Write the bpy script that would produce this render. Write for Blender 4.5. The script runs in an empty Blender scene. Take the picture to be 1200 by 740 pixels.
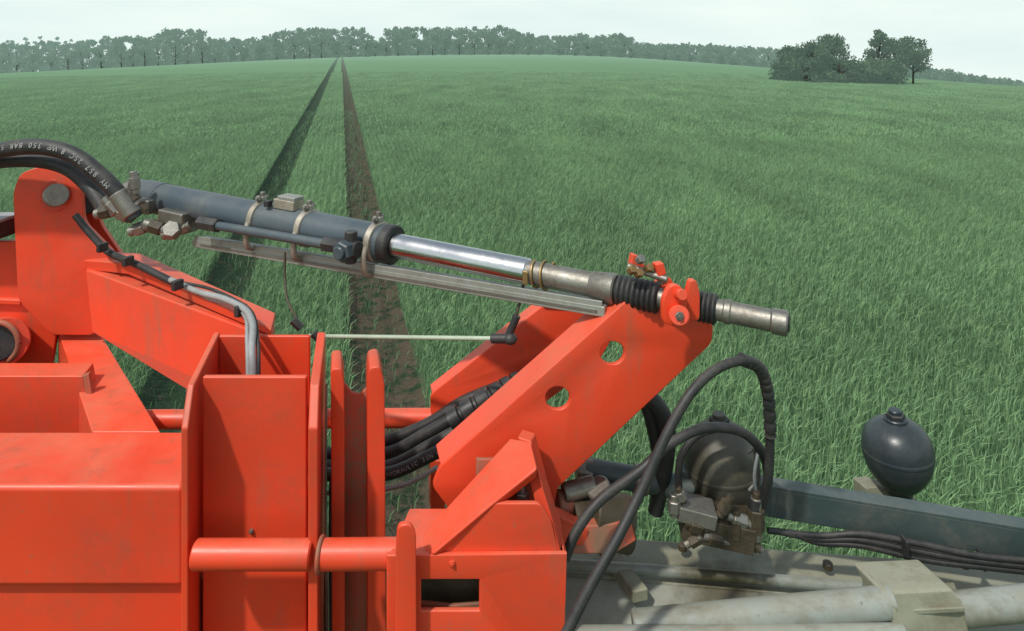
import bpy, bmesh, math, random
import numpy as np
from mathutils import Vector, Matrix
random.seed(4); rng=np.random.default_rng(7)
S=bpy.context.scene
col=S.collection
CAMH=3.0; F=800.0
SK=-0.25          # machine and tramlines run along (SK,1,0)
def P(u,v,d):     # image column, image row, forward distance -> world metres
    return Vector(((u-600)*d/F, d, CAMH-(v-57)*d/F))
E=Vector((SK,1,0))
# ---------------------------------------------------------------- materials
def nodes(m):
    m.use_nodes=True; nt=m.node_tree; nt.nodes.clear(); return nt,nt.nodes,nt.links
def noise(nt,vec,scale,detail=5,rough=.6,dist=0):
    n=nt.nodes.new('ShaderNodeTexNoise'); n.inputs['Scale'].default_value=scale
    n.inputs['Detail'].default_value=detail; n.inputs['Roughness'].default_value=rough
    n.inputs['Distortion'].default_value=dist
    nt.links.new(vec,n.inputs['Vector']); return n.outputs['Fac']
def ramp(nt,fac,a,b,lo=0.,hi=1.):
    n=nt.nodes.new('ShaderNodeMapRange'); n.inputs['From Min'].default_value=a; n.inputs['From Max'].default_value=b
    n.inputs['To Min'].default_value=lo; n.inputs['To Max'].default_value=hi
    nt.links.new(fac,n.inputs['Value']); return n.outputs['Result']
def mixc(nt,f,a,b,mode='MIX'):
    n=nt.nodes.new('ShaderNodeMix'); n.data_type='RGBA'; n.blend_type=mode
    if isinstance(f,float): n.inputs[0].default_value=f
    else: nt.links.new(f,n.inputs[0])
    for i,c in ((6,a),(7,b)):
        if isinstance(c,tuple): n.inputs[i].default_value=(*c,1)
        else: nt.links.new(c,n.inputs[i])
    return n.outputs[2]
def mth(nt,op,a,b=None):
    n=nt.nodes.new('ShaderNodeMath'); n.operation=op
    for i,c in enumerate((a,b)):
        if c is None: continue
        if isinstance(c,(int,float)): n.inputs[i].default_value=c
        else: nt.links.new(c,n.inputs[i])
    return n.outputs[0]
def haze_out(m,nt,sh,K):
    """aerial haze painted into the material as emission, stronger farther from the origin"""
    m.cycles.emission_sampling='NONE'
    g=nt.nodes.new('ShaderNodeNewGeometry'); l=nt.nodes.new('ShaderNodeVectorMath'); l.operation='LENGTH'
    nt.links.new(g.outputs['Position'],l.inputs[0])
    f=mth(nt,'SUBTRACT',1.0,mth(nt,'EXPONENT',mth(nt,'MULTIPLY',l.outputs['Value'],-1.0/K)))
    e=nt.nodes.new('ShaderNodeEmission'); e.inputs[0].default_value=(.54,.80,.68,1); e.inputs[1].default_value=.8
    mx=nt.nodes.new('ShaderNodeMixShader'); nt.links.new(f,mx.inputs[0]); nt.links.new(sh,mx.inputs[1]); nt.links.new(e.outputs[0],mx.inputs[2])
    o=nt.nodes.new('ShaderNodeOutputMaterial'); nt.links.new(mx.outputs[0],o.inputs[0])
def surf(name,base,dirt,rough=.45,metal=0.,amt=.5,scale=5.,bump=.1,spec=.5,updust=0.,dustc=(.30,.22,.13)):
    m=bpy.data.materials.new(name); nt,N,L=nodes(m)
    tc=N.new('ShaderNodeTexCoord').outputs['Object']
    n1=noise(nt,tc,scale,7,.68,.4); n2=noise(nt,tc,scale*9,4,.7)
    f=mth(nt,'MULTIPLY',ramp(nt,n1,.42,.72),ramp(nt,n2,.30,.62)); f=mth(nt,'MULTIPLY',f,amt)
    c=mixc(nt,f,base,dirt)
    v=ramp(nt,noise(nt,tc,scale*.45,3),.3,.7,.82,1.12)
    vv=N.new('ShaderNodeCombineColor'); 
    for i in range(3): L.new(v,vv.inputs[i])
    c=mixc(nt,1.0,c,vv.outputs[0],'MULTIPLY')
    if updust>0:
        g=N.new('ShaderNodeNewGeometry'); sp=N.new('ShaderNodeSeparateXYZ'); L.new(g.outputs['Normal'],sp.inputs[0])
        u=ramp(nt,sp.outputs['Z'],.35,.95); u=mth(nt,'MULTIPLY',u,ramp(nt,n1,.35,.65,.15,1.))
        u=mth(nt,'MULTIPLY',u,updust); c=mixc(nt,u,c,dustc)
    p=N.new('ShaderNodeBsdfPrincipled'); L.new(c,p.inputs['Base Color']); p.inputs['Metallic'].default_value=metal
    p.inputs['Specular IOR Level'].default_value=spec
    L.new(ramp(nt,n1,.3,.75,rough-.06,rough+.22),p.inputs['Roughness'])
    bp=N.new('ShaderNodeBump'); bp.inputs['Strength'].default_value=bump; bp.inputs['Distance'].default_value=.004
    L.new(n2,bp.inputs['Height']); L.new(bp.outputs[0],p.inputs['Normal'])
    o=N.new('ShaderNodeOutputMaterial'); L.new(p.outputs[0],o.inputs[0]); return m
def add_grime(m,grime,lo=.56,hi=.74,amt=.6,sc=(1.6,1.6,.35),freq=6.,spots=True):
    """rain-washed runs and mud specks over a paint"""
    nt=m.node_tree; p=[n for n in nt.nodes if n.type=='BSDF_PRINCIPLED'][0]; src=p.inputs['Base Color'].links[0].from_socket
    tc=[n for n in nt.nodes if n.type=='TEX_COORD'][0].outputs['Object']
    mp=nt.nodes.new('ShaderNodeMapping'); mp.inputs['Scale'].default_value=sc; nt.links.new(tc,mp.inputs[0])
    n=noise(nt,mp.outputs[0],freq,6,.7,.2); f=mth(nt,'MULTIPLY',ramp(nt,n,lo,hi),amt)
    if spots: 
        s=noise(nt,tc,55,3,.6); f=mth(nt,'MAXIMUM',f,mth(nt,'MULTIPLY',ramp(nt,s,.66,.74),.55))
    nt.links.new(mixc(nt,f,src,grime),p.inputs['Base Color'])
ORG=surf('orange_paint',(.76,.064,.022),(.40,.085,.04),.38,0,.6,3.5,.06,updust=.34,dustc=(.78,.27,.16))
add_grime(ORG,(.30,.11,.06),.54,.74,.65)
ORGD=surf('orange_paint_dusty',(.50,.075,.036),(.22,.16,.10),.55,0,1.,5,.2,updust=.3)
add_grime(ORGD,(.18,.13,.08),.43,.63,.85)
BARREL=surf('slate_barrel_paint',(.055,.078,.095),(.14,.13,.11),.40,.0,.6,6,.06,updust=.25,dustc=(.18,.21,.21))
CHROME=surf('chrome_rod',(.62,.63,.64),(.30,.28,.25),.18,1.,.4,9,.02)
STEEL=surf('worn_steel',(.28,.27,.24),(.13,.10,.07),.42,.75,.9,12,.25)
ALU=surf('rail_aluminium',(.36,.38,.35),(.20,.17,.13),.45,.5,.8,7,.1,updust=.3,dustc=(.38,.37,.31))
ZINC=surf('zinc_clamp',(.44,.40,.33),(.18,.13,.08),.45,.6,.8,20,.2)
RUB=surf('rubber_hose',(.018,.019,.020),(.09,.08,.065),.50,0,.6,14,.15,updust=.22,dustc=(.13,.13,.12))
PLAS=surf('black_plastic',(.018,.020,.022),(.11,.09,.07),.45,0,.6,15,.15,updust=.2,dustc=(.13,.13,.12))
DARKBAR=surf('teal_grey_bar',(.045,.070,.070),(.16,.14,.11),.42,0,.7,6,.1,updust=.25,dustc=(.17,.21,.20))
def stained(name,base,rough):
    m=surf(name,base,(.14,.115,.07),rough,0,.8,4,.15,updust=.35,dustc=(.29,.265,.175))
    add_grime(m,(.12,.10,.055),.51,.68,.7,(.9,2.,1.),5.)
    nt=m.node_tree; p=[n for n in nt.nodes if n.type=='BSDF_PRINCIPLED'][0]; src=p.inputs['Base Color'].links[0].from_socket
    tc=[n for n in nt.nodes if n.type=='TEX_COORD'][0].outputs['Object']; n3=noise(nt,tc,12,5,.7)
    ds=nt.nodes.new('ShaderNodeVectorMath'); ds.operation='DISTANCE'; nt.links.new(tc,ds.inputs[0]); ds.inputs[1].default_value=P(845,668,1.70)
    lk=ramp(nt,mth(nt,'ADD',ds.outputs['Value'],mth(nt,'MULTIPLY',n3,.30)),.20,.32,.9,0.)
    nt.links.new(mixc(nt,lk,src,(.055,.045,.018)),p.inputs['Base Color']); return m
CREAM=stained('boom_grey_paint',(.255,.26,.195),.5)
SILV=stained('boom_silver_tube',(.25,.275,.25),.40)
KHAKI=surf('accumulator_khaki',(.055,.056,.044),(.13,.11,.07),.42,0,.8,7,.12,updust=.4,dustc=(.15,.145,.115))
NAVY=surf('accumulator_navy',(.022,.032,.038),(.10,.10,.085),.36,0,.5,8,.1,updust=.35,dustc=(.08,.095,.10))
WIRE=surf('grey_cable',(.32,.34,.34),(.15,.13,.11),.5,0,.6,14,.1)
GRN=surf('glass_fibre_rod',(.40,.48,.37),(.2,.19,.13),.4,0,.4,14,.1)
OIL=surf('oily_dirt',(.045,.034,.019),(.11,.085,.05),.5,0,1.,10,.5)
GOLD=surf('brass_fitting',(.40,.27,.12),(.14,.09,.05),.4,.8,.7,20,.15)
WHT=surf('print_faded_white',(.34,.34,.33),(.10,.10,.09),.6,0,.9,40,.0)

def veg(name,dark,light,K,transl=0.,near=None):
    m=bpy.data.materials.new(name); nt,N,L=nodes(m)
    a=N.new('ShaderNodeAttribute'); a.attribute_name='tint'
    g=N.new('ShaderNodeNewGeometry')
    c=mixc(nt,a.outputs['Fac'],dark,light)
    mp=N.new('ShaderNodeMapping'); L.new(g.outputs['Position'],mp.inputs[0]); mp.inputs['Rotation'].default_value=(0,0,-.245); mp.inputs['Scale'].default_value=(1,.35,1)
    v=ramp(nt,noise(nt,mp.outputs[0],.45 if near else .02,3,.65),.3,.7,.76,1.20)
    vv=N.new('ShaderNodeCombineColor'); 
    for i in range(3): L.new(v,vv.inputs[i])
    c=mixc(nt,1.0,c,vv.outputs[0],'MULTIPLY')
    d=N.new('ShaderNodeBsdfDiffuse'); L.new(c,d.inputs[0]); out=d.outputs[0]
    if transl>0:
        t=N.new('ShaderNodeBsdfTranslucent'); L.new(c,t.inputs[0])
        mx=N.new('ShaderNodeMixShader'); mx.inputs[0].default_value=transl; L.new(out,mx.inputs[1]); L.new(t.outputs[0],mx.inputs[2]); out=mx.outputs[0]
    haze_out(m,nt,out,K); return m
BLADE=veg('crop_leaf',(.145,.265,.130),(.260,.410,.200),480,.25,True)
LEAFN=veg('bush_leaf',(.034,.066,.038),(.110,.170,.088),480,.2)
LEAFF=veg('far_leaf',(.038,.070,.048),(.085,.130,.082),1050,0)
BARK=surf('bark',(.07,.065,.05),(.12,.11,.09),.9,0,.6,2,.5)
def ground_mat():
    m=bpy.data.materials.new('crop_ground'); nt,N,L=nodes(m)
    g=N.new('ShaderNodeNewGeometry'); sp=N.new('ShaderNodeSeparateXYZ'); L.new(g.outputs['Position'],sp.inputs[0])
    s=mth(nt,'ADD',sp.outputs[0],mth(nt,'MULTIPLY',sp.outputs[1],-SK))
    cb=N.new('ShaderNodeCombineXYZ'); L.new(s,cb.inputs[0]); L.new(sp.outputs[1],cb.inputs[1])
    mp=N.new('ShaderNodeMapping'); mp.inputs['Scale'].default_value=(1,.12,1); L.new(cb.outputs[0],mp.inputs[0])
    n1=noise(nt,mp.outputs[0],2.2,6,.7); n2=noise(nt,cb.outputs[0],.05,4,.6); n3=noise(nt,cb.outputs[0],5,5,.75)
    c=mixc(nt,ramp(nt,n1,.35,.65),(.080,.170,.080),(.125,.235,.108))
    c=mixc(nt,ramp(nt,n3,.35,.7),c,(.140,.260,.120))
    c=mixc(nt,ramp(nt,n2,.35,.65,0,.5),c,(.085,.175,.080))
    near=ramp(nt,sp.outputs[1],45,80,0,1)
    c=mixc(nt,near,(.080,.150,.072),c)
    a=N.new('ShaderNodeAttribute'); a.attribute_name='soil_shade'
    right=mth(nt,'MULTIPLY',mth(nt,'GREATER_THAN',s,-.5),.13)
    soil_shade=mixc(nt,ramp(nt,mth(nt,'ADD',n3,right),.54,.66),(.024,.044,.024),(.088,.070,.050))  # dark green paints the crop's shade into the tramlines, brown is bare earth
    c=mixc(nt,a.outputs['Fac'],c,soil_shade)
    d=N.new('ShaderNodeBsdfDiffuse'); L.new(c,d.inputs[0])
    bp=N.new('ShaderNodeBump'); bp.inputs['Strength'].default_value=.7; bp.inputs['Distance'].default_value=.12; L.new(n3,bp.inputs['Height']); L.new(bp.outputs[0],d.inputs['Normal'])
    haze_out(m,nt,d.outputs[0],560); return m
GROUND=ground_mat()
# ---------------------------------------------------------------- geometry helpers
def group(name,loc):
    e=bpy.data.objects.new(name,None); e.location=loc; e.empty_display_size=.2; col.objects.link(e); return e
def link(me,name,par,mat):
    o=bpy.data.objects.new(name,me); col.objects.link(o)
    if mat: me.materials.append(mat)
    if par: o.parent=par; o.matrix_parent_inverse=Matrix.Translation(-par.location)
    return o
def finish(bm,name,par,mat,bev=0.,ang=35):
    bmesh.ops.recalc_face_normals(bm,faces=bm.faces)
    me=bpy.data.meshes.new(name); bm.to_mesh(me); bm.free()
    for p in me.polygons: p.use_smooth=True
    if bev==0: me.set_sharp_from_angle(angle=math.radians(ang))
    o=link(me,name,par,mat)
    if bev>0:
        b=o.modifiers.new('bevel','BEVEL'); b.width=bev; b.segments=3; b.limit_method='ANGLE'; b.angle_limit=math.radians(ang); b.harden_normals=True
    return o
def solid(name,par,mat,fr,bk,bev=.004):
    bm=bmesh.new(); a=[bm.verts.new(p) for p in fr]; b=[bm.verts.new(p) for p in bk]; n=len(a)
    bm.faces.new(a); bm.faces.new(b[::-1])
    for i in range(n): bm.faces.new((a[i],b[i],b[(i+1)%n],a[(i+1)%n]))
    return finish(bm,name,par,mat,bev,30)
def prism(name,par,mat,pts,ext,bev=.004):
    fr=[P(*p) for p in pts]
    if isinstance(ext,(int,float)): ext=E*ext
    return solid(name,par,mat,fr,[p+ext for p in fr],bev)
def plate(name,par,mat,outer,d,th,holes=(),bev=.003):
    cu=bpy.data.curves.new('tmp','CURVE'); cu.dimensions='2D'; cu.fill_mode='BOTH'; cu.extrude=max(th/2-bev,.0005); cu.bevel_depth=bev; cu.bevel_resolution=2
    def add(pts):
        s=cu.splines.new('POLY'); s.points.add(len(pts)-1); s.use_cyclic_u=True
        for q,(x,z) in zip(s.points,pts): q.co=(x,z,0,1)
    add([((u-600)*d/F,CAMH-(v-57)*d/F) for u,v in outer])
    for h in holes:
        if len(h)==4: 
            u0,v0,u1,v1=h; add([((u-600)*d/F,CAMH-(v-57)*d/F) for u,v in rounded([(u0,v0),(u1,v0),(u1,v1),(u0,v1)],3)]); continue
        (u,v,ru,rv,rot)=h
        cx,cz=(u-600)*d/F,CAMH-(v-57)*d/F; pp=[]
        for i in range(28):
            t=i/28*2*math.pi; x=ru*math.cos(t)*d/F; z=rv*math.sin(t)*d/F
            pp.append((cx+x*math.cos(rot)-z*math.sin(rot),cz+x*math.sin(rot)+z*math.cos(rot)))
        add(pp)
    t=bpy.data.objects.new('tmp',cu); col.objects.link(t)
    me=bpy.data.meshes.new_from_object(t.evaluated_get(bpy.context.evaluated_depsgraph_get()))
    bpy.data.objects.remove(t)
    bm=bmesh.new(); bm.from_mesh(me); bmesh.ops.remove_doubles(bm,verts=bm.verts,dist=1e-5)
    for v in bm.verts:
        x,z,y=v.co; yy=y+th/2; v.co=(x+SK*yy,d+yy,z)
    return finish(bm,name,par,mat,0,50)
def rounded(pts,r=8,n=5):
    out=[]; m=len(pts)
    for i in range(m):
        p=Vector(pts[i]); a=Vector(pts[i-1])-p; b=Vector(pts[(i+1)%m])-p
        k=min(r,a.length*.45,b.length*.45); A=p+a.normalized()*k; B=p+b.normalized()*k
        for j in range(n+1):
            t=j/n; q=(1-t)**2*A+2*t*(1-t)*p+t*t*B; out.append((q.x,q.y))
    return out
def frame(ax):
    ax=ax.normalized(); u=ax.orthogonal().normalized(); return ax,u,ax.cross(u)
def lathe(name,par,mat,p0,ax,prof,n=40,ang=35):
    ax,u,w=frame(ax); bm=bmesh.new(); rings=[]
    for t,r in prof:
        rings.append([bm.verts.new(p0+ax*t+(u*math.cos(2*math.pi*i/n)+w*math.sin(2*math.pi*i/n))*max(r,1e-4)) for i in range(n)])
    for a,b in zip(rings,rings[1:]):
        for i in range(n): bm.faces.new((a[i],a[(i+1)%n],b[(i+1)%n],b[i]))
    bm.faces.new(rings[0][::-1]); bm.faces.new(rings[-1])
    return finish(bm,name,par,mat,0,ang)
def cyl(name,par,mat,a,b,r,r2=None,n=36,ch=.12):
    r2=r if r2 is None else r2; L=(b-a).length; c=min(ch*min(r,r2),L*.2,.004)
    return lathe(name,par,mat,a,b-a,[(0,r-c),(c,r),(L-c,r2),(L,r2-c)],n,40 if n>8 else 25)
def nut(name,par,mat,a,b,r): return cyl(name,par,mat,a,b,r,n=6)
def catmull(pts,k=10):
    Q=[np.array(p) for p in pts]; Q=[2*Q[0]-Q[1]]+Q+[2*Q[-1]-Q[-2]]; out=[]
    for i in range(1,len(Q)-2):
        a,b,c,d=Q[i-1:i+3]
        for j in range(k):
            t=j/k; out.append(.5*((2*b)+(-a+c)*t+(2*a-5*b+4*c-d)*t*t+(-a+3*b-3*c+d)*t**3))
    out.append(Q[-2]); return [Vector(o) for o in out]
def tube(name,par,mat,pts,r,k=10,n=14,smooth=True,wob=None):
    pts=[Vector(p) for p in pts]; pts=catmull(pts,k) if smooth else pts
    bm=bmesh.new(); rings=[]; u=None
    for i,p in enumerate(pts):
        t=(pts[min(i+1,len(pts)-1)]-pts[max(i-1,0)]).normalized()
        u=t.orthogonal().normalized() if u is None else (u-t*u.dot(t)).normalized()
        w=t.cross(u); rr=r if wob is None else wob(i,r)
        rings.append([bm.verts.new(p+(u*math.cos(2*math.pi*j/n)+w*math.sin(2*math.pi*j/n))*rr) for j in range(n)])
    for a,b in zip(rings,rings[1:]):
        for i in range(n): bm.faces.new((a[i],a[(i+1)%n],b[(i+1)%n],b[i]))
    bm.faces.new(rings[0][::-1]); bm.faces.new(rings[-1])
    return finish(bm,name,par,mat,0,50)
def box(name,par,mat,c,sx,sy,sz,ax=None,up=None,bev=.003):
    ax=Vector((1,0,0)) if ax is None else ax.normalized(); up=Vector((0,0,1)) if up is None else up
    w=up.cross(ax).normalized(); up=ax.cross(w).normalized(); c=Vector(c)
    f=[c+ax*sx/2*i-w*sy/2+up*sz/2*j for i,j in ((-1,-1),(1,-1),(1,1),(-1,1))]
    return solid(name,par,mat,f,[p+w*sy for p in f],bev)
def bolt(name,par,mat,p,ax,r=.011,h=.012):
    nut(name,par,mat,p,p+ax.normalized()*h,r); cyl(name+'_shank',par,mat,p+ax.normalized()*h,p+ax.normalized()*h*1.9,r*.5,n=14)
def lettering(name,par,txt,path,r,size,s0,flip=False):
    """printed legend: one glyph after another around the outside of a hose"""
    pts=catmull([Vector(p) for p in path],16); L=[0]
    for a,b in zip(pts,pts[1:]): L.append(L[-1]+(b-a).length)
    s=s0
    for ch in txt:
        if ch!=' ' and s<L[-1]-.06:
            i=min(max(k for k in range(len(L)) if L[k]<=s),len(pts)-2); p=pts[i].lerp(pts[i+1],(s-L[i])/max(L[i+1]-L[i],1e-6))
            t=(pts[i+1]-pts[i]).normalized(); out=Vector((0,-1,.35)); out=(out-t*out.dot(t)).normalized()
            if flip: t=-t
            cu=bpy.data.curves.new('tmp','FONT'); cu.body=ch; cu.size=size; cu.align_x='CENTER'; cu.align_y='CENTER'; cu.extrude=.0004
            o=bpy.data.objects.new('tmp',cu); col.objects.link(o)
            me=bpy.data.meshes.new_from_object(o.evaluated_get(bpy.context.evaluated_depsgraph_get())); bpy.data.objects.remove(o)
            y=out.cross(t); M=Matrix((t,y,out)).transposed().to_4x4(); M.translation=p+out*(r+.0006); me.transform(M); me.materials.clear(); link(me,name,par,WHT)
        s+=size*.72
# ---------------------------------------------------------------- terrain
def zt(x): return -(1.9e-4 if x<0 else 4.5e-4)*x*x
TR=(-1.50,.40); HW=.33
def build_ground():
    ss=set()
    for c in TR: ss|={c-HW-.10,c-HW,c-HW*.6,c-.1,c,c+.1,c+HW*.6,c+HW,c+HW+.10}
    ss=sorted(ss); lo,hi=ss[0],ss[-1]; st=.8
    while hi<2500: ss.append(hi+st); hi+=st; st*=1.13
    st=.8
    while lo>-2500: ss.insert(0,lo-st); lo-=st; st*=1.13
    ys=list(np.arange(-40,0,4.))+[0]; y=0; st=.25
    while y<3000: y+=st; ys.append(y); st=min(st*1.03,80) 
    ss=np.array(ss); V=[];so=[]
    for y in ys:
        for s in ss:
            x=s+SK*y; z=zt(x)-.12; k=0
            for c in TR:
                d=abs(s-c)
                if d<HW+.05: k=max(k,1.); z-=.16*(1 if d<HW*.8 else .6)- .05*random.random()
            V.append((x,y,z)); so.append(k)
    n=len(ss); Fc=[(j*n+i,j*n+i+1,(j+1)*n+i+1,(j+1)*n+i) for j in range(len(ys)-1) for i in range(n-1)]
    me=bpy.data.meshes.new('field_ground'); me.from_pydata(V,[],Fc)
    at=me.attributes.new('soil_shade','FLOAT','POINT'); at.data.foreach_set('value',so)
    link(me,'field_ground',None,GROUND)
build_ground()
def quads_mesh(name,V,Fc,tint,mat):
    me=bpy.data.meshes.new(name); me.from_pydata(V,[],Fc)
    at=me.attributes.new('tint','FLOAT','FACE'); at.data.foreach_set('value',np.asarray(tint,dtype=np.float32))
    me.materials.append(mat); return me
def blade_patch(name,s0,s1,ly,dens,wid,hmul=1.,sparse=False,dark=1.):
    W=s1-s0; n=int(W*ly*dens); s=rng.uniform(s0,s1,n)
    if not sparse: s=np.where(rng.random(n)<.7,np.round((s-s0)/.14)*.14+s0+rng.normal(0,.025,n),s)
    else: s=np.clip(rng.normal((s0+s1)/2,W*.3,n),s0,s1)
    s=np.clip(s,s0,s1); y=rng.uniform(-ly/2,ly/2,n); x=s+SK*y
    h=rng.uniform(.17,.29,n)*hmul; a=rng.uniform(0,2*np.pi,n); w=wid*rng.uniform(.6,1.3,n)
    lean=rng.uniform(.03,.14,n)*(hmul if sparse else 1.); dx=np.cos(a)*lean; dy=np.sin(a)*lean
    px,py=-np.sin(a+.6)*w/2,np.cos(a+.6)*w/2; z0=-.12
    V=np.zeros((n,6,3))
    for k,(t,b,ws) in enumerate(((0,0,1.),(.66,.30,.9),(1,1,.12))):
        cx=x+dx*b;cy=y+dy*b;cz=z0+h*t*(1 if k<2 else 1-.2*lean/.14)
        V[:,2*k]=np.stack([cx-px*ws,cy-py*ws,cz],1); V[:,2*k+1]=np.stack([cx+px*ws,cy+py*ws,cz],1)
    i=np.arange(n)*6; Fc=np.concatenate([np.stack([i,i+1,i+3,i+2],1),np.stack([i+2,i+3,i+5,i+4],1)])
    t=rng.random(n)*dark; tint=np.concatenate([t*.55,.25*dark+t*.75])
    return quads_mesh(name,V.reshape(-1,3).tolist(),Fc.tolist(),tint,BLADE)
crop=group('wheat_crop',(0,0,0))
LY=4.
near=[blade_patch('crop_near_%d'%i,-2,2,LY,900,.0085) for i in range(3)]
far=[blade_patch('crop_far_%d'%i,-2,2,LY,290,.020) for i in range(3)]
midn=[blade_patch('crop_mid_%d'%i,TR[0]+HW,TR[1]-HW,LY,900,.0085) for i in range(2)]
midf=[blade_patch('crop_midfar_%d'%i,TR[0]+HW,TR[1]-HW,LY,290,.020) for i in range(2)]
trk=[blade_patch('crop_track_%d'%i,-.28,.28,LY,70,.009,.45,True,.2) for i in range(2)]
def putp(me,s,y,flip,dz=0):
    x=s+SK*y; o=bpy.data.objects.new('leaves',me); col.objects.link(o); o.parent=crop
    a=4.5e-4 if x>0 else 1.9e-4
    o.matrix_local=Matrix.Translation((x,y,zt(x)+dz))@Matrix.Rotation(math.atan(2*a*x),4,'Y')@(Matrix.Rotation(math.pi,4,'Z') if flip else Matrix.Identity(4))
y=1.
while y<86:
    L=near if y<24 else far
    k=0
    while True:
        s=TR[1]+HW+2+k*4
        if s>y*1.02+8: break
        putp(random.choice(L),s,y,random.random()<.5); k+=1
    k=0
    while True:
        s=TR[0]-HW-2-k*4
        if s<-.52*y-7: break
        putp(random.choice(L),s,y,random.random()<.5); k+=1
    putp(random.choice(midn if y<24 else midf),0,y,False)
    if y<34:
        for c in TR: putp(random.choice(trk),c,y,random.random()<.5,-.12)
    y+=LY
# ---------------------------------------------------------------- trees
def leaves(C,size):
    n=len(C); a=rng.normal(size=(n,3)); a/=np.linalg.norm(a,axis=1)[:,None]; b=rng.normal(size=(n,3)); b-=a*(a*b).sum(1)[:,None]; b/=np.linalg.norm(b,axis=1)[:,None]
    s=(size*rng.uniform(.5,1.2,n))[:,None]; a*=s; b*=s*.7
    return np.stack([C-a,C-b,C+a,C+b],1)
def tree(V,Fc,T,base,h,w,nl,ls,trunk=.25,clumps=12,full=False,fat=1.):
    def limb(p,q,r0,r1,n=5):
        o=len(V); d=(q-p); ax,u,ww=frame(d)
        for (c,r) in ((p,r0),(q,r1)):
            for i in range(n): V.append(tuple(c+(u*math.cos(6.283*i/n)+ww*math.sin(6.283*i/n))*r))
        for i in range(n): Fc.append((o+i,o+(i+1)%n,o+n+(i+1)%n,o+n+i)); T.append(-1)
    B=Vector(base); top=B+Vector((0,0,h*.7)); limb(B,top,w*.025+.03,.03)
    cs=[]
    for i in range(clumps):
        t=trunk+(.97-trunk)*(i+random.random())/clumps
        tt=(t-trunk)/(1-trunk); env=math.sqrt(max(0,1-(2*tt-.75)**2/1.7)) if full else math.sin(math.pi*min(1,tt*.85+.13))
        a=random.uniform(0,6.283); R=random.uniform(.15,.25)*w*(.55+.45*env)*fat; rr=max(0,min(math.sqrt(random.random())*env*w*.5,w*.5-R*.6))
        c=B+Vector((rr*math.cos(a),rr*math.sin(a),h*t))
        lim=B.z+h*(1-.22*(rr/(w*.5))**2)
        if c.z+R*.85>lim: c.z=lim-R*.85
        cs.append((c,R)); limb(B+Vector((0,0,h*min(.6,t*.6))),c,w*.010+.02,.015,4)
    m=nl//clumps
    for c,R in cs:
        d=rng.normal(size=(m,3)); d/=np.linalg.norm(d,axis=1)[:,None]; r=R*rng.uniform(.05,1.15,m)**.6
        C=np.array(c)+d*r[:,None]*np.array([1,1,.85]); q=leaves(C,ls); o=len(V)
        V.extend(map(tuple,q.reshape(-1,3))); Fc.extend([(o+4*k,o+4*k+1,o+4*k+2,o+4*k+3) for k in range(m)])
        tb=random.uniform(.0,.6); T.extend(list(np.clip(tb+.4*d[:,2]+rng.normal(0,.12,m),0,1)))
def tree_obj(name,V,Fc,T,mat):
    me=quads_mesh(name,V,Fc,[max(t,0) for t in T],mat); me.materials.append(BARK)
    me.polygons.foreach_set('material_index',[1 if t<0 else 0 for t in T])
    o=bpy.data.objects.new(name,me); col.objects.link(o)
    return o
V=[];Fc=[];T=[]
prof=[(-200,50),(0,48),(60,47),(100,45),(140,40),(175,42),(195,31),(232,31),(245,42),(300,42),(325,36),(345,30),(425,31),(436,44),(448,44),(455,30),(480,29),(520,30),(590,28),(610,36),(640,40),(660,38),(735,38),(745,48),(800,50),(860,50),(900,54),(960,64),(1060,77),(1100,79),(1150,86),(1200,93),(1400,108)]
def top(u): return float(np.interp(u,[p[0] for p in prof],[p[1] for p in prof]))
u=-160
while u<1360:       # dense wood behind
    D=random.uniform(380,430) if u<1040 else random.uniform(300,340)
    x=(u-600)*D/F; tv=top(u)+abs(random.gauss(0,2.)); zb=zt(x); h=max(5,CAMH-(tv-57)*D/F-zb)
    tree(V,Fc,T,(x,D,zb-.2),h,random.uniform(8,12),620,1.0,.02,11,True,1.35); u+=random.uniform(6,11)
u=-150
while u<900:        # spaced row of rounder trees in front
    if not(430<u<452):
        D=random.uniform(325,340); x=(u-600)*D/F; tv=top(u)+random.uniform(9,18)
        zb=zt(x); h=max(4.,CAMH-(tv-57)*D/F-zb); tree(V,Fc,T,(x,D,zb-.2),h,h*random.uniform(.7,.95),560,.62,.10,10,True,1.3)
    u+=random.uniform(13,24)
D=330;x=(440-600)*D/F; tree(V,Fc,T,(x,D,zt(x)),7.5,6.0,500,.5,.12,10,True,1.2)
u=-150
while u<95:
    D=520; x=(u-600)*D/F; zb=zt(x); tree(V,Fc,T,(x,D,zb),CAMH-(random.uniform(41,47)-57)*D/F-zb,7,420,.9,.1,10,True,1.2); u+=random.uniform(7,12)
tree_obj('distant_tree_line',V,Fc,T,LEAFF)
n=22000; uu=rng.uniform(-160,1360,n); DD=np.where(uu<1040,rng.uniform(350,376,n),rng.uniform(285,300,n)); xx=(uu-600)*DD/F
zz=np.array([zt(a) for a in xx])+rng.uniform(0,5.,n)*(.6+.4*np.sin(uu*.13)*np.sin(uu*.031+1))
q=leaves(np.stack([xx,DD,zz],1),1.1); V=q.reshape(-1,3).tolist(); Fc=[(4*k,4*k+1,4*k+2,4*k+3) for k in range(n)]; T=list(rng.uniform(.0,.6,n))
tree_obj('distant_hedge',V,Fc,T,LEAFF)
def nearbush(name,specs):
    V=[];Fc=[];T=[]
    for (u,tv,wpx,D,nl,tr,cl) in specs:
        x=(u-600)*D/F; zb=zt(x); h=CAMH-(tv-57)*D/F-zb; tree(V,Fc,T,(x,D,zb-.1),h,wpx*D/F,nl,.14,tr,cl,True)
    tree_obj(name,V,Fc,T,LEAFN)
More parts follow.
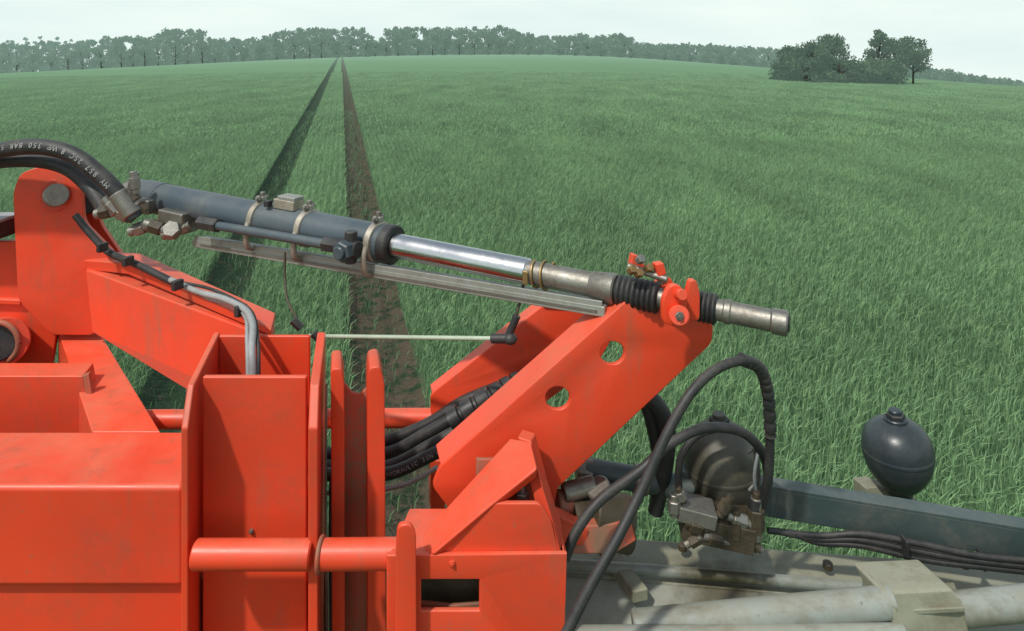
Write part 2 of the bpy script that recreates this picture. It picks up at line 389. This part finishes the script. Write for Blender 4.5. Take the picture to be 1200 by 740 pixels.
nearbush('willow_bush',[(926,52,42,71,4200,.02,26),(952,46,44,70,4200,.02,26),(976,38,44,71,5200,.02,30),(945,64,60,69,3200,.0,18),(984,62,54,69,3600,.0,18)])
nearbush('willow_bush',[(1030,66,58,70,5000,.0,24),(1012,72,36,69,2400,.0,14),(1046,74,34,69.5,2600,.0,12)])
nearbush('field_maple_tree',[(1030,32,30,72,2600,.28,14),(1050,42,46,72,3600,.28,18),(1070,40,40,72,3000,.32,14)])
# ================================================================= MACHINE
fr=group('boom_lift_frame',P(200,600,1.8))
LD=2.46
plate('lug_plate',fr,ORG,rounded([(16,226),(24,204),(50,196),(78,199),(94,212),(97,262),(134,300),(128,330),(112,392),(60,392),(22,352)],9),LD,.03)
plate('lug_plate_rear',fr,ORG,rounded([(30,232),(46,208),(70,202),(96,206),(112,222),(116,262),(146,306),(112,392),(60,392),(30,352)],9),LD+.13,.03)
cyl('lug_bush',fr,RUB,P(66,228,LD+.03),P(66,228,LD+.03)+E*.10,.075)
cyl('rear_bush',fr,RUB,P(94,226,LD+.06),P(94,226,LD+.12),.085)
cyl('lug_pin',fr,STEEL,P(66,229,LD-.035),P(66,229,LD),.041); cyl('lug_pin_washer',fr,ORG,P(66,229,LD-.008),P(66,229,LD+.001),.056)
prism('side_panel',fr,ORG,[(-500,287,2.52),(20,283,2.52),(24,352,2.52),(66,392,2.52),(60,430,2.52),(-500,430,2.52)],.03)
prism('panel_rib',fr,ORG,[(-500,330,2.50),(24,352,2.50),(24,358,2.50),(-500,338,2.50)],.03)
box('control_box',fr,PLAS,P(-45,268,2.5),.32,.16,.065)
box('control_box_lid',fr,WIRE,P(-45,257,2.5),.33,.17,.012)
cyl('side_boss',fr,ORG,P(2,402,2.40),P(2,402,2.52),.085); cyl('side_boss_hole',fr,PLAS,P(-2,402,2.385),P(-2,402,2.41),.062); tube('side_boss_ring',fr,ORGD,[P(-2+24*math.cos(t),402+24*math.sin(t),2.395) for t in np.linspace(0,6.28,20)],.010)
z0=CAMH-(570-57)*1.65/F
def Z(u,d,z=z0): return Vector(((u-600)*d/F,d,z))
f=(Z(68,2.557),Z(116,2.557),Z(188,1.885),Z(108,1.885)); solid('diagonal_member',fr,ORG,f,[p-Vector((0,0,.14)) for p in f])
prism('inner_cross_beam',fr,ORG,[(-700,441,2.1),(97,441,2.1),(112,520,2.1),(-700,520,2.1)],.09)
plate('inner_beam_end',fr,ORGD,[(98,442),(103,440),(116,520),(111,520)],2.09,.02)
xl=-2.3; bx=(215-600)*1.65/F
f=[Vector((xl,1.65,z0)),Vector((bx,1.65,z0)),Vector((bx,1.65,z0-.245)),Vector((xl,1.65,z0-.245))]
solid('main_cross_beam',fr,ORG,f,[p+E*.24 for p in f],.014)
f=[Vector((xl,1.672,z0-.243)),Vector((bx,1.672,z0-.243)),Vector((bx,1.672,z0-.55)),Vector((xl,1.672,z0-.55))]
solid('main_cross_beam_lower',fr,ORG,f,[p+E*.2 for p in f],.006)
tube('beam_weld',fr,ORG,[Vector((xl,1.668,z0-.246)),Vector((bx,1.668,z0-.246))],.005,k=60,wob=lambda i,r:r*(1+.2*math.sin(i*1.7)))
prism('diagonal_arm',fr,ORG,[(100,316,2.44),(318,396,1.93),(318,486,1.93),(232,462,2.02),(108,390,2.44)],.10,.006)
prism('diagonal_arm_cap',fr,ORG,[(98,305,2.46),(152,309,2.36),(318,386,1.93),(318,394,1.93),(150,322,2.36),(98,316,2.46)],.12,.004)
zt_=CAMH-(440-57)*1.6/F; zb_=1.0
def post_wall(name,xa,ya,xb,yb,th,zt0,mat=ORG):
    a=Vector((xa,ya,0)); b=Vector((xb,yb,0)); n=Vector((-(yb-ya),xb-xa,0)).normalized()*th
    f=[a+Vector((0,0,zt0)),b+Vector((0,0,zt0)),b+Vector((0,0,zb_)),a+Vector((0,0,zb_))]
    return solid(name,fr,mat,f,[p+n for p in f],.004)
xf0=(231-600)*1.6/F; xf1=(362-600)*1.6/F
post_wall('post_front',xf0+.012,1.6,xf1-.006,1.6,.014,zt_-.004)
post_wall('post_back',xf0+.012-.06,1.828,xf1-.006-.06,1.828,.012,zt_-.004)
f=[Vector((xf0,1.62,1.75)),Vector((xf1,1.62,1.75)),Vector((xf1-.06,1.825,1.75)),Vector((xf0-.06,1.825,1.75))]; solid('post_floor',fr,ORGD,f,[p-Vector((0,0,.01)) for p in f],.001)
def cheek(name,u0,d0,th):
    x=(u0-600)*d0/F; f=[]
    for (d,z) in ((d0,zt_-.07),(d0+.055,zt_),(1.845,zt_),(1.845,zb_),(d0,zb_)):
        f.append(Vector((x+SK*(d-d0)*.9,d,z)))
    solid(name,fr,ORG,f,[p+Vector((th,0,0)) for p in f],.004)
cheek('post_cheek_left',212,1.50,.016); cheek('post_cheek_right',361,1.50,.022)
cyl('post_tube',fr,ORG,P(228,650,1.50),P(366,650,1.50),.030)
cyl('post_tube_outer',fr,ORG,P(374,650,1.47),P(470,649,1.47),.030)
tube('tube_weld',fr,ORGD,[P(376,650,1.47)+Vector((0,.031*math.cos(t),.031*math.sin(t))) for t in np.linspace(0,6.28,20)],.005)
plate('end_plate',fr,ORG,rounded([(468,618),(480,616),(486,626),(487,800),(464,800),(466,640)],7),1.40,.014)
bolt('post_bolt',fr,STEEL,P(295,622,1.6),Vector((0,-1,0)),.006,.005)
plate('channel_cheek_left',fr,ORG,rounded([(389,434),(399,433),(402,452),(403,800),(391,800)],4),1.62,.10)
plate('channel_cheek_right',fr,ORG,rounded([(434,433),(444,431),(449,450),(452,800),(432,800),(432,450)],4),1.62,.10)
plate('channel_web',fr,ORGD,[(396,446),(404,452),(412,462),(422,464),(430,457),(438,444),(444,800),(394,800)],1.69,.012)
tube('channel_pipe',fr,STEEL,[P(381,450,1.85),P(380,560,1.8),P(382,680,1.75),P(383,780,1.72)],.007)
tube('channel_pipe_second',fr,PLAS,[P(388,560,1.85),P(387,650,1.8),P(388,780,1.75)],.005)
cyl('rear_cross_tube',fr,ORG,P(165,492,2.10),P(510,490,2.10),.028)
prism('rear_cross_bracket',fr,ORG,[(505,540,1.95),(520,540,1.95),(522,600,1.95),(505,600,1.95)],.05)
# ---- right lift arm
ar=group('lift_arm',P(680,470,1.6))
oR=rounded([(640,357),(722,362),(726,380),(700,425),(600,500),(520,500),(506,488),(506,463)],7)
plate('rear_arm_plate',ar,ORG,oR,1.98,.014,[(693,378,14,9,.75),(636,428,13,9,.6)])
prism('rear_arm_web',ar,ORG,[(641,359,1.985),(647,363,1.985),(513,470,1.985),(507,465,1.985)],.07)
prism('rear_arm_top',ar,ORG,[(636,355,1.972),(722,360,1.972),(722,365,1.972),(636,360,1.972)],.08)
AD=1.62
oF=rounded([(737,352),(770,347),(835,381),(833,402),(652,572),(640,640),(560,640),(508,570),(517,548)],6)
plate('front_arm_plate',ar,ORG,oF,AD,.014,[(718,414,16,15,0),(654,467,16,15,0)])
plate('back_arm_plate',ar,ORG,oF,AD+.085,.012,[(718,414,16,15,0),(654,467,16,15,0)])
prism('arm_upper_web',ar,ORG,[(737,351,AD+.002),(743,356,AD+.002),(523,552,AD+.002),(516,546,AD+.002)],.085,.003)
prism('arm_lower_web',ar,ORG,[(829,396,AD+.002),(834,401,AD+.002),(655,571,AD+.002),(650,566,AD+.002)],.085,.003)
prism('arm_top_web',ar,ORG,[(737,350,AD-.002),(768,345,AD-.002),(836,380,AD-.002),(833,385,AD-.002),(766,352,AD-.002),(738,356,AD-.002)],.09,.003)
def ear(name,u,v,d,s=1.):
    plate(name,ar,ORG,rounded([(u-14*s,v+22),(u-15*s,v-6),(u-6*s,v-22),(u+5*s,v-22),(u+14*s,v-8),(u+13*s,v+24)],7),d,.016)
ear('ear_front',792,358,1.52,.9); ear('ear_rear',780,348,1.64,.9)
cyl('ear_boss',ar,ORG,P(796,370,1.49),P(796,370,1.52),.022); bolt('ear_bolt',ar,STEEL,P(796,370,1.488),Vector((0,-1,0)),.010,.006)
cyl('ear_pin',ar,ORG,P(800,346,1.49),P(776,340,1.66),.012)
ear('ear_link',813,352,1.54,.45)
prism('clevis_fin',ar,ORG,[(742,298,1.62),(750,301,1.62),(756,312,1.62),(749,322,1.62),(739,312,1.62)],.02)
prism('clevis_fin_second',ar,ORG,[(768,310,1.58),(778,308,1.58),(782,322,1.58),(772,326,1.58)],.02)
for i,(u,v) in enumerate(((748,306),(758,316),(770,316),(746,322),(774,330),(738,318))):
    nut('clevis_nut_%d'%i,ar,GOLD if i%2 else STEEL,P(u,v,1.60),P(u+5,v-3,1.585),.010)
cyl('clevis_rod',ar,STEEL,P(736,312,1.62),P(782,328,1.58),.008)
# ---- hinge bracket
hb=group('hinge_bracket',P(570,640,1.5))
prism('slope_plate',hb,ORG,[(598,513,1.56),(622,517,1.52),(630,550,1.46),(577,592,1.437),(508,650,1.425),(484,642,1.47),(512,608,1.52)],Vector((0,.02,-.03)),.006)
plate('front_gusset',hb,ORG,rounded([(508,648),(576,592),(632,592),(645,612),(654,650),(654,668),(500,668)],5),1.442,.012)
prism('side_gusset',hb,ORG,[(606,512,1.55),(622,517,1.53),(636,575,1.46),(648,612,1.445),(660,662,1.44),(642,662,1.45),(628,592,1.47),(618,550,1.52)],Vector((.012,.05,-.01)),.004)
plate('gusset_inside',hb,ORGD,[(560,540),(622,540),(632,600),(560,600)],1.55,.01)
nut('gusset_bolt',hb,STEEL,P(612,588,1.50),P(612,576,1.50),.016); cyl('gusset_bolt_shank',hb,STEEL,P(612,577,1.50),P(610,560,1.50),.008)
fz=CAMH-(652-57)*1.43/F
plate('box_face',hb,ORG,[(455,653),(663,651),(658,830),(455,830)],1.43,.012,[(492,678,564,718)])
plate('box_inside',hb,OIL,[(460,660),(620,660),(620,760),(460,760)],1.50,.01)
plate('box_inside_rim',hb,ORGD,[(480,706),(530,712),(572,708),(572,740),(480,740)],1.47,.01)
t=[Vector(((455-600)*1.43/F,1.432,fz)),Vector(((663-600)*1.43/F,1.432,fz)),Vector(((655-600)*1.58/F,1.58,fz)),Vector(((480-600)*1.58/F,1.58,fz))]
solid('box_top',hb,ORG,t,[p-Vector((0,0,.012)) for p in t])
t=[Vector(((663-600)*1.43/F,1.435,fz)),Vector(((650-600)*1.6/F,1.6,fz)),Vector(((650-600)*1.6/F,1.6,fz-.4)),Vector(((660-600)*1.43/F,1.435,fz-.4))]
solid('box_side',hb,ORG,t,[p-Vector((.012,0,0)) for p in t])
bolt('face_plug',hb,ORG,P(530,660,1.43),Vector((0,-1,0)),.007,.004)
# ---- hydraulic cylinder
cy=group('hydraulic_cylinder',P(460,287,1.95))
def C(u): return P(u,228+(u-165)*.2,1/(.408+3.46e-4*(u-165)))
AX=(C(900)-C(165)).normalized(); UP=(Vector((0,0,1))-AX*AX.z).normalized(); FW=AX.cross(UP).normalized(); 
if FW.y>0: FW=-FW
cyl('barrel',cy,BARREL,C(160),C(458),.052,n=56)
cyl('barrel_head',cy,PLAS,C(452),C(463),.056,n=56); cyl('barrel_cap',cy,STEEL,C(152),C(170),.046)
cyl('barrel_step',cy,BARREL,C(172),C(192),.055)
cyl('rod',cy,CHROME,C(463),C(620),.034,n=48)
cyl('sleeve',cy,STEEL,C(612),C(716),.030,n=40); cyl('sleeve_flare',cy,STEEL,C(692),C(722),.032,.038)
cyl('inner_pipe',cy,STEEL,C(720),C(905),.024); 
cyl('pipe_collar',cy,STEEL,C(848),C(858),.027); cyl('pipe_end',cy,STEEL,C(904),C(924),.0275,n=12); cyl('pipe_bore',cy,PLAS,C(922),C(925.5),.018)
def bellows(name,a,b,r,n=6):
    A,B=C(a),C(b); L=(B-A).length; pr=[]
    for i in range(n*8+1):
        t=i/(n*8); pr.append((L*t,r*(1+.13*abs(math.sin(math.pi*n*t)))))
    lathe(name,cy,RUB,A,B-A,pr,40,80)
bellows('boot',724,772,.033,8); bellows('boot_short',818,840,.031,4)
def clampring(name,u,R=.058,dn=0.):
    c=C(u)-UP*dn; lathe(name,cy,ZINC,c-AX*.011,AX,[(0,R-.004),(.002,R),(.020,R),(.022,R-.004)],48)
    b=c+UP*(R+.006); box(name+'_lug',cy,ZINC,b,.022,.020,.018,AX,UP); cyl(name+'_screw',cy,STEEL,b-FW*.02+UP*.004,b+FW*.028+UP*.004,.006); 
    nut(name+'_nut',cy,STEEL,b+FW*.012+UP*.004,b+FW*.022+UP*.004,.010)
    cyl(name+'_stud',cy,STEEL,b,b+UP*.022,.008)
clampring('clamp',307); clampring('clamp_mid',362); clampring('clamp_head',443,.060,.0)
for u in (307,362,443):
    tube('strap_%d'%u,cy,ZINC,[C(u)+FW*.056+UP*.0,C(u)+FW*.064-UP*.03,C(u)+FW*.055-UP*.075,C(u)+FW*.02-UP*.09],.009)
box('valve_block',cy,ZINC,C(338)+UP*.064,.085,.05,.030,AX,UP); box('valve_block_cap',cy,ALU,C(340)+UP*.084,.07,.044,.012,AX,UP)
box('valve_block_plug',cy,PLAS,C(322)+UP*.062+FW*.03,.02,.02,.02,AX,UP)
def R_(u,off=0): return P(u,283+(u-235)*.165+off,1/(.408+3.46e-4*(u-165))-.01)
ra=(R_(715)-R_(235)); box('rail',cy,ALU,(R_(232)+R_(716))/2,ra.length,.055,.026,ra,UP,.003)
box('rail_lip',cy,ALU,(R_(232)+R_(716))/2+UP*.018+FW*.024,ra.length*.99,.006,.014,ra,UP,.001)
box('rail_groove',cy,STEEL,(R_(242)+R_(706))/2+FW*.0285,ra.length*.96,.003,.007,ra,UP,.0005)
def T_(u): return P(u,263+(u-245)*.172,1/(.408+3.46e-4*(u-165))-.10)
cyl('pilot_pipe',cy,BARREL,T_(250),T_(392),.014); nut('pilot_nut',cy,PLAS,T_(234),T_(256),.023); nut('pilot_nut_end',cy,PLAS,T_(380),T_(398),.022)
cyl('elbow_body',cy,PLAS,T_(396),T_(420),.024); nut('elbow_nut',cy,BARREL,T_(411)+FW*.0,T_(411)+FW*.045,.029); cyl('elbow_plug',cy,BARREL,T_(411)+FW*.045,T_(411)+FW*.056,.018)
cyl('elbow_down',cy,PLAS,T_(411)-UP*.040,T_(411)+UP*.05,.018)
box('port_block',cy,STEEL,P(209,258,2.30),.12,.07,.070,AX,UP,.006)
box('port_block_small',cy,STEEL,P(172,240,2.36),.09,.06,.05,AX,UP,.006)
for i,(u,v,du,dv,r) in enumerate(((118,250,12,-3,.024),(140,248,12,6,.026),(158,270,12,-4,.023),(176,264,14,5,.024),(196,274,10,-3,.025),(212,270,8,-5,.019),(150,228,9,9,.024),(157,208,2,14,.017),(128,238,11,11,.025))):
    nut('fitting_%d'%i,cy,STEEL if i%3 else OIL,P(u,v,2.26),P(u+du,v+dv,2.26),r)
    cyl('fitting_neck_%d'%i,cy,STEEL,P(u-du*.5,v-dv*.5,2.26),P(u+du*1.4,v+dv*1.4,2.26),r*.72)
cyl('bleed_screw',cy,STEEL,P(159,202,2.3),P(154,220,2.3),.013); nut('port_plug',cy,STEEL,P(204,272,2.20),P(200,268,2.16),.028)
c=C(626); tube('rod_clip',cy,GOLD,[c+(UP*math.cos(t)+FW*math.sin(t))*.034+AX*.004*t for t in np.linspace(0,12.5,40)],.003,k=3)
box('rod_clip_tab',cy,GOLD,C(622)+FW*.034-UP*.004,.014,.005,.035,AX,UP)
# ---- hoses
h1=group('hydraulic_hose',P(60,175,2.3))
hp=[P(*p) for p in ((-160,260,2.4),(-80,205,2.36),(-20,182,2.33),(35,172,2.3),(82,180,2.28),(118,206,2.26),(142,232,2.25),(158,256,2.25))]
tube('jacket',h1,RUB,hp,.027,14,20)
lettering('printed_legend',h1,'MT05 RAB 053 PW 8 CS2 758 YM',hp,.027,.024,.60,True)
tube('jacket_lower',h1,RUB,[P(*p) for p in ((-160,290,2.45),(-80,225,2.42),(-20,194,2.4),(35,188,2.38),(76,196,2.36),(104,218,2.34),(124,246,2.3))],.025,14,20)
cyl('ferrule',h1,STEEL,P(138,226,2.25),P(156,252,2.25),.031)
h2=group('sensor_cable',P(240,350,2.1))
tube('black_run',h2,RUB,[P(*p) for p in ((88,252,2.4),(104,272,2.4),(128,296,2.38),(160,310,2.3),(205,332,2.2))],.012)
tube('grey_run',h2,WIRE,[P(*p) for p in ((200,328,2.2),(232,342,2.12),(262,350,2.02),(286,362,1.92),(296,380,1.8),(295,410,1.72),(297,440,1.70),(297,480,1.7))],.009)
tube('grey_run_second',h2,WIRE,[P(*p) for p in ((216,334,2.2),(246,350,2.1),(272,356,2.0),(288,372,1.9),(290,400,1.75),(291,440,1.70),(291,480,1.7))],.006)
tube('black_run_second',h2,RUB,[P(*p) for p in ((205,330,2.2),(244,338,2.1),(276,352,1.98),(296,368,1.88),(302,400,1.75),(303,440,1.70),(303,480,1.7))],.005)
for (u,v) in ((208,334),(282,364),(150,306),(120,290)): 
    d=2.42-.0025*(u-90)
    box('cable_tie_%d'%u,h2,PLAS,P(u,v,d),.018,.034,.030,AX,UP)
h3=group('hose_bundle',P(500,520,1.9))
bl=(((376,532,1.95),(450,532,1.95),(500,508,1.93),(545,482,1.93),(600,452,1.95),(625,440,2.0)),
    ((376,546,1.92),(450,548,1.9),(505,522,1.88),(560,490,1.9),(612,456,1.95)),
    ((376,556,1.86),(450,556,1.86),(500,536,1.85),(550,508,1.86),(602,470,1.9)),
    ((376,540,1.99),(440,522,1.99),(500,498,1.97),(545,470,1.97),(606,446,1.97)))
for i,pts in enumerate(bl): tube('line_%d'%i,h3,RUB,[P(*p) for p in pts],.017,12,16)
lettering('printed_legend',h3,'HYDRAULIC 2SN K 350',[P(*p) for p in bl[2]],.017,.015,.19)
tube('spiral_guard',h3,PLAS,[P(*p) for p in ((528,494,1.86),(560,474,1.87),(590,457,1.9),(612,446,1.92))],.026,26,18,wob=lambda i,r:r*(1.12 if (i%13)<10 else .82))
tube('thin_cable',h3,WIRE,[P(*p) for p in ((376,578,1.85),(430,577,1.84),(480,566,1.82),(512,548,1.8))],.006)
h4=group('loop_hose',P(840,430,1.45))
tube('jacket',h4,RUB,[P(*p) for p in ((655,760,1.30),(690,690,1.33),(722,634,1.36),(752,574,1.4),(782,508,1.43),(812,458,1.46),(845,430,1.5),(880,424,1.54),(898,448,1.57),(902,500,1.6),(900,560,1.62),(886,606,1.66))],.0105,12,16)
tube('guard',h4,PLAS,[P(*p) for p in ((868,421,1.53),(890,432,1.56),(900,462,1.58),(903,510,1.6))],.013,22,14,wob=lambda i,r:r*(1.1 if (i%6)<4 else .9))
h5=group('loop_hose',P(790,520,1.6))
tube('jacket',h5,RUB,[P(*p) for p in ((662,655,1.50),(676,622,1.52),(704,586,1.55),(750,552,1.58),(786,520,1.6),(826,502,1.63),(868,506,1.66),(893,530,1.68),(900,562,1.68),(890,600,1.68))],.0115,12,16)
h6=group('loop_hose',P(770,500,1.75))
tube('jacket',h6,RUB,[P(*p) for p in ((745,455,1.78),(768,472,1.76),(782,500,1.76),(780,545,1.77),(768,600,1.78))],.020,12,16)
tube('jacket_second',h6,RUB,[P(*p) for p in ((735,450,1.83),(756,470,1.8),(766,500,1.8),(776,550,1.8))],.020,12,16)
tube('jacket_third',h6,RUB,[P(*p) for p in ((846,500,1.68),(815,512,1.68),(797,540,1.68),(796,580,1.7),(802,612,1.72))],.009,12,12)
# ---- sensor linkage
sl=group('angle_sensor_linkage',P(480,396,1.8))
tube('drop_wire',sl,OIL,[P(334,296,2.05),P(334,325,2.04),P(337,352,2.0),P(350,378,1.95)],.0038)
tube('upper_wire',sl,OIL,[P(614,330,1.78),P(610,352,1.76),P(603,376,1.75)],.0038)
cyl('rod',sl,GRN,P(362,394,1.93),P(585,397,1.75),.0055)
for (u,v,d) in ((348,380,1.95),(372,395,1.92)): nut('joint_%d'%u,sl,PLAS,P(u-5,v-5,d),P(u+5,v+5,d),.012)
cyl('end_joint',sl,PLAS,P(576,397,1.76),P(602,397,1.74),.012); cyl('end_elbow',sl,PLAS,P(594,398,1.75),P(606,370,1.75),.010); lathe('end_ball',sl,PLAS,P(598,404,1.745),Vector((0,0,1)),[(0,.004),(.005,.014),(.014,.019),(.024,.014),(.03,.004)],24,80)
# ---- accumulators (fat upper body tapering to the neck)
def accum(name,mat,c,r,h,tilt,capr,egg):
    g=group(name,c); ax=Vector(tilt).normalized(); pr=[]
    yw=.15*egg
    for i in range(33):
        y=-1+2*i/32
        if y>yw: k=(1-((y-yw)/(1-yw))**2.6)**.5
        else: k=(1-((yw-y)/(1+yw))**(2.3-.4*egg))**(.5+.12*egg); k=max(k,.34)
        pr.append((h*(y+1)/2,r*max(k,.12)))
    lathe('shell',g,mat,c-ax*h/2,ax,pr,56,60)
    wz=h*yw/2
    lathe('weld_band',g,mat,c+ax*(wz-.006),ax,[(0,r*1.0),(.002,r*1.012),(.010,r*1.012),(.012,r*1.0)],56,60)
    cyl('cap_flange',g,mat,c+ax*(h/2-.008),c+ax*(h/2+.004),capr*1.3); nut('cap_nut',g,PLAS,c+ax*(h/2+.003),c+ax*(h/2+.016),capr*1.05); cyl('cap',g,mat,c+ax*(h/2+.014),c+ax*(h/2+.026),capr*.7)
    cyl('neck',g,STEEL,c-ax*(h/2+.05),c-ax*(h/2-.01),r*.3); nut('neck_nut',g,STEEL,c-ax*(h/2+.03),c-ax*(h/2+.005),r*.42); return g
accum('hydraulic_accumulator',KHAKI,P(846,546,1.80),.096,.225,(-.06,0,1),.024,0.)
accum('hydraulic_accumulator',NAVY,P(1052,535,1.95),.092,.215,(-.06,0,1),.024,1.)
g=group('accumulator_bracket',P(1040,590,1.97)); prism('base_bracket',g,CREAM,[(1014,572,1.97),(1030,570,1.97),(1064,584,1.93),(1066,602,1.93),(1016,592,1.97)],.05)
# ---- spray boom
bo=group('spray_boom',P(930,680,1.7))
A=[P(640,622,1.90),P(1400,678,1.72),P(1400,735,1.60),P(640,672,1.74)]
solid('top_panel',bo,CREAM,A,[p-Vector((0,0,.05)) for p in A],.012)
B=[P(640,672,1.742),P(1400,735,1.602),P(1400,800,1.53),P(640,760,1.62)]
solid('sloped_panel',bo,SILV,B,[p-Vector((0,-.04,.05)) for p in B],.006)
tube('panel_edge_tube',bo,SILV,[P(640,660,1.75),P(860,676,1.70),P(1060,694,1.66),P(1400,724,1.60)],.013)
cyl('lower_tube',bo,SILV,P(742,735,1.50),P(1046,706,1.50),.032); cyl('lower_tube_far',bo,SILV,P(1110,716,1.52),P(1420,684,1.52),.034)
prism('tube_bracket',bo,CREAM,[(1034,694,1.49),(1116,690,1.50),(1130,712,1.48),(1150,800,1.46),(1050,800,1.46),(1046,716,1.47)],.09,.006)
prism('tube_bracket_top',bo,CREAM,[(1034,688,1.57),(1118,682,1.58),(1130,712,1.475),(1046,716,1.47)],Vector((0,0,-.012)),.003)
cyl('lower_pipe',bo,SILV,P(660,745,1.47),P(1060,742,1.46),.018)
prism('stiffener',bo,CREAM,[(700,636,1.80),(720,636,1.80),(760,690,1.66),(742,694,1.66)],Vector((0,0,-.03)),.004)
for i,(u,v,d) in enumerate(((1130,660,1.735),(1094,654,1.745),(800,640,1.80),(970,662,1.745))):
    p=P(u,v,d); cyl('panel_bolt_%d'%i,bo,OIL,p-Vector((0,0,.01)),p+Vector((0,0,.006)),.012)
f=[P(800,556,1.78),P(1400,655,1.60),P(1400,690,1.60),P(800,590,1.78)]
solid('link_bar',bo,DARKBAR,f,[p+Vector((0,.03,0)) for p in f],.004)
t=[f[0]+Vector((0,0,.006)),f[1]+Vector((0,0,.006)),f[1]+Vector((0,.045,.006)),f[0]+Vector((0,.045,.006))]
solid('link_bar_flange',bo,DARKBAR,t,[p-Vector((0,0,.008)) for p in t],.002)
cyl('link_tube',bo,DARKBAR,P(684,550,1.80),P(812,574,1.78),.030); nut('link_tube_nut',bo,STEEL,P(676,549,1.80),P(694,552,1.80),.034)
cyl('link_collar',bo,STEEL,P(742,560,1.79),P(760,564,1.79),.035)
vc=group('boom_valve_block',P(840,620,1.7))
box('manifold',vc,OIL,P(838,612,1.68),.17,.10,.06,Vector((1,-.1,-.15)))
box('manifold_upper',vc,STEEL,P(815,598,1.66),.09,.07,.035,Vector((1,-.1,-.2)))
for i,(u,v,du,dv,r,m) in enumerate(((790,600,0,-14,.016,STEEL),(808,612,14,4,.02,OIL),(830,628,16,4,.019,OIL),(862,630,0,-22,.018,OIL),(886,622,0,-26,.020,OIL),(884,598,2,-14,.015,RUB),(858,606,16,6,.018,STEEL),(800,586,-4,-10,.012,STEEL),(880,636,8,6,.014,OIL),(846,600,8,-12,.016,OIL),(818,630,-10,6,.015,OIL))):
    nut('port_%d'%i,vc,m,P(u,v,1.64),P(u+du,v+dv,1.64),r); cyl('port_neck_%d'%i,vc,OIL if i%2 else STEEL,P(u-du*.4,v-dv*.4,1.64),P(u+du*1.5,v+dv*1.5,1.64),r*.65)
tube('ground_wire',vc,WIRE,[P(888,532,1.68),P(884,560,1.68),P(888,590,1.66)],.004)
tube('guard_plate',vc,STEEL,[P(876,530,1.70),P(884,528,1.70),P(888,560,1.7),P(878,575,1.70)],.005)
dc=group('pivot_joint',P(690,600,1.7))
for i,(u,v,du,dv,r,m) in enumerate(((668,606,30,-2,.045,OIL),(692,600,44,8,.052,OIL),(650,590,22,0,.03,ORGD),(700,570,10,20,.03,STEEL),(712,628,26,6,.03,OIL),(660,578,36,-10,.022,STEEL))):
    cyl('pivot_part_%d'%i,dc,m,P(u,v,1.66),P(u+du,v+dv,1.68),r)
prism('pivot_guard',dc,ORG,[(644,608,1.56),(652,604,1.56),(690,622,1.60),(688,640,1.60),(648,640,1.55)],.04)
prism('pivot_foot',dc,ORGD,[(652,620,1.60),(740,612,1.62),(746,634,1.62),(720,650,1.60),(656,650,1.58)],.10)
cb=group('boom_cable_run',P(1080,640,1.7))
for i in range(5):
    o=i*3.4; tube('cable_%d'%i,cb,RUB,[P(900+i*8,622+o*.3,1.70),P(960,628+o*.6,1.70),P(1010,626+o,1.68),P(1080,638+o*1.3,1.66),P(1150,652+o*.9,1.64),P(1260,662+o,1.62),P(1400,672+o,1.6)],.005 if i%2 else .0075)
for (u,v) in ((1060,640),(1150,656)): box('tie_%d'%u,cb,PLAS,P(u,v,1.655),.008,.03,.04)
# ---------------------------------------------------------------- light, sky, camera
w=bpy.data.worlds.new('World'); S.world=w; w.use_nodes=True; nt=w.node_tree; bg=nt.nodes['Background']
sk=nt.nodes.new('ShaderNodeTexSky'); sk.sky_type='NISHITA'; sk.sun_disc=False
sd=Vector((-.45,-.50,.95)).normalized(); el=math.asin(sd.z); az=math.atan2(sd.x,sd.y)
sk.sun_elevation=el; sk.sun_rotation=az; sk.dust_density=2.; sk.air_density=1.; sk.ozone_density=1.5
g=nt.nodes.new('ShaderNodeTexCoord'); sp=nt.nodes.new('ShaderNodeSeparateXYZ'); nt.links.new(g.outputs['Generated'],sp.inputs[0])
hz=ramp(nt,sp.outputs['Z'],.08,.6,1.,.3)       # hazy band low in the sky
mp=nt.nodes.new('ShaderNodeMapping'); mp.inputs['Scale'].default_value=(1,1,5); nt.links.new(g.outputs['Generated'],mp.inputs[0])
cl=ramp(nt,noise(nt,mp.outputs[0],2.2,6,.6),.35,.7)
hc=mixc(nt,cl,(6.7,7.9,7.7),(8.0,8.8,8.3))
nt.links.new(mixc(nt,hz,sk.outputs[0],hc),bg.inputs[0]); bg.inputs[1].default_value=.115
sun=bpy.data.lights.new('sun','SUN'); sun.energy=3.1; sun.angle=math.radians(2.5); sun.color=(1,.96,.88)
so=bpy.data.objects.new('sun',sun); so.rotation_euler=sd.to_track_quat('Z','Y').to_euler(); so.location=(0,0,20); col.objects.link(so)
cam=bpy.data.cameras.new('camera'); cam.lens=24; cam.sensor_width=36; cam.shift_y=-(370-57)/1200; cam.clip_start=.05; cam.clip_end=6000
co=bpy.data.objects.new('camera',cam); co.location=(0,0,CAMH); co.rotation_euler=(math.pi/2,0,0); col.objects.link(co); S.camera=co
S.view_settings.view_transform='Standard'; S.view_settings.look='None'; S.view_settings.exposure=0
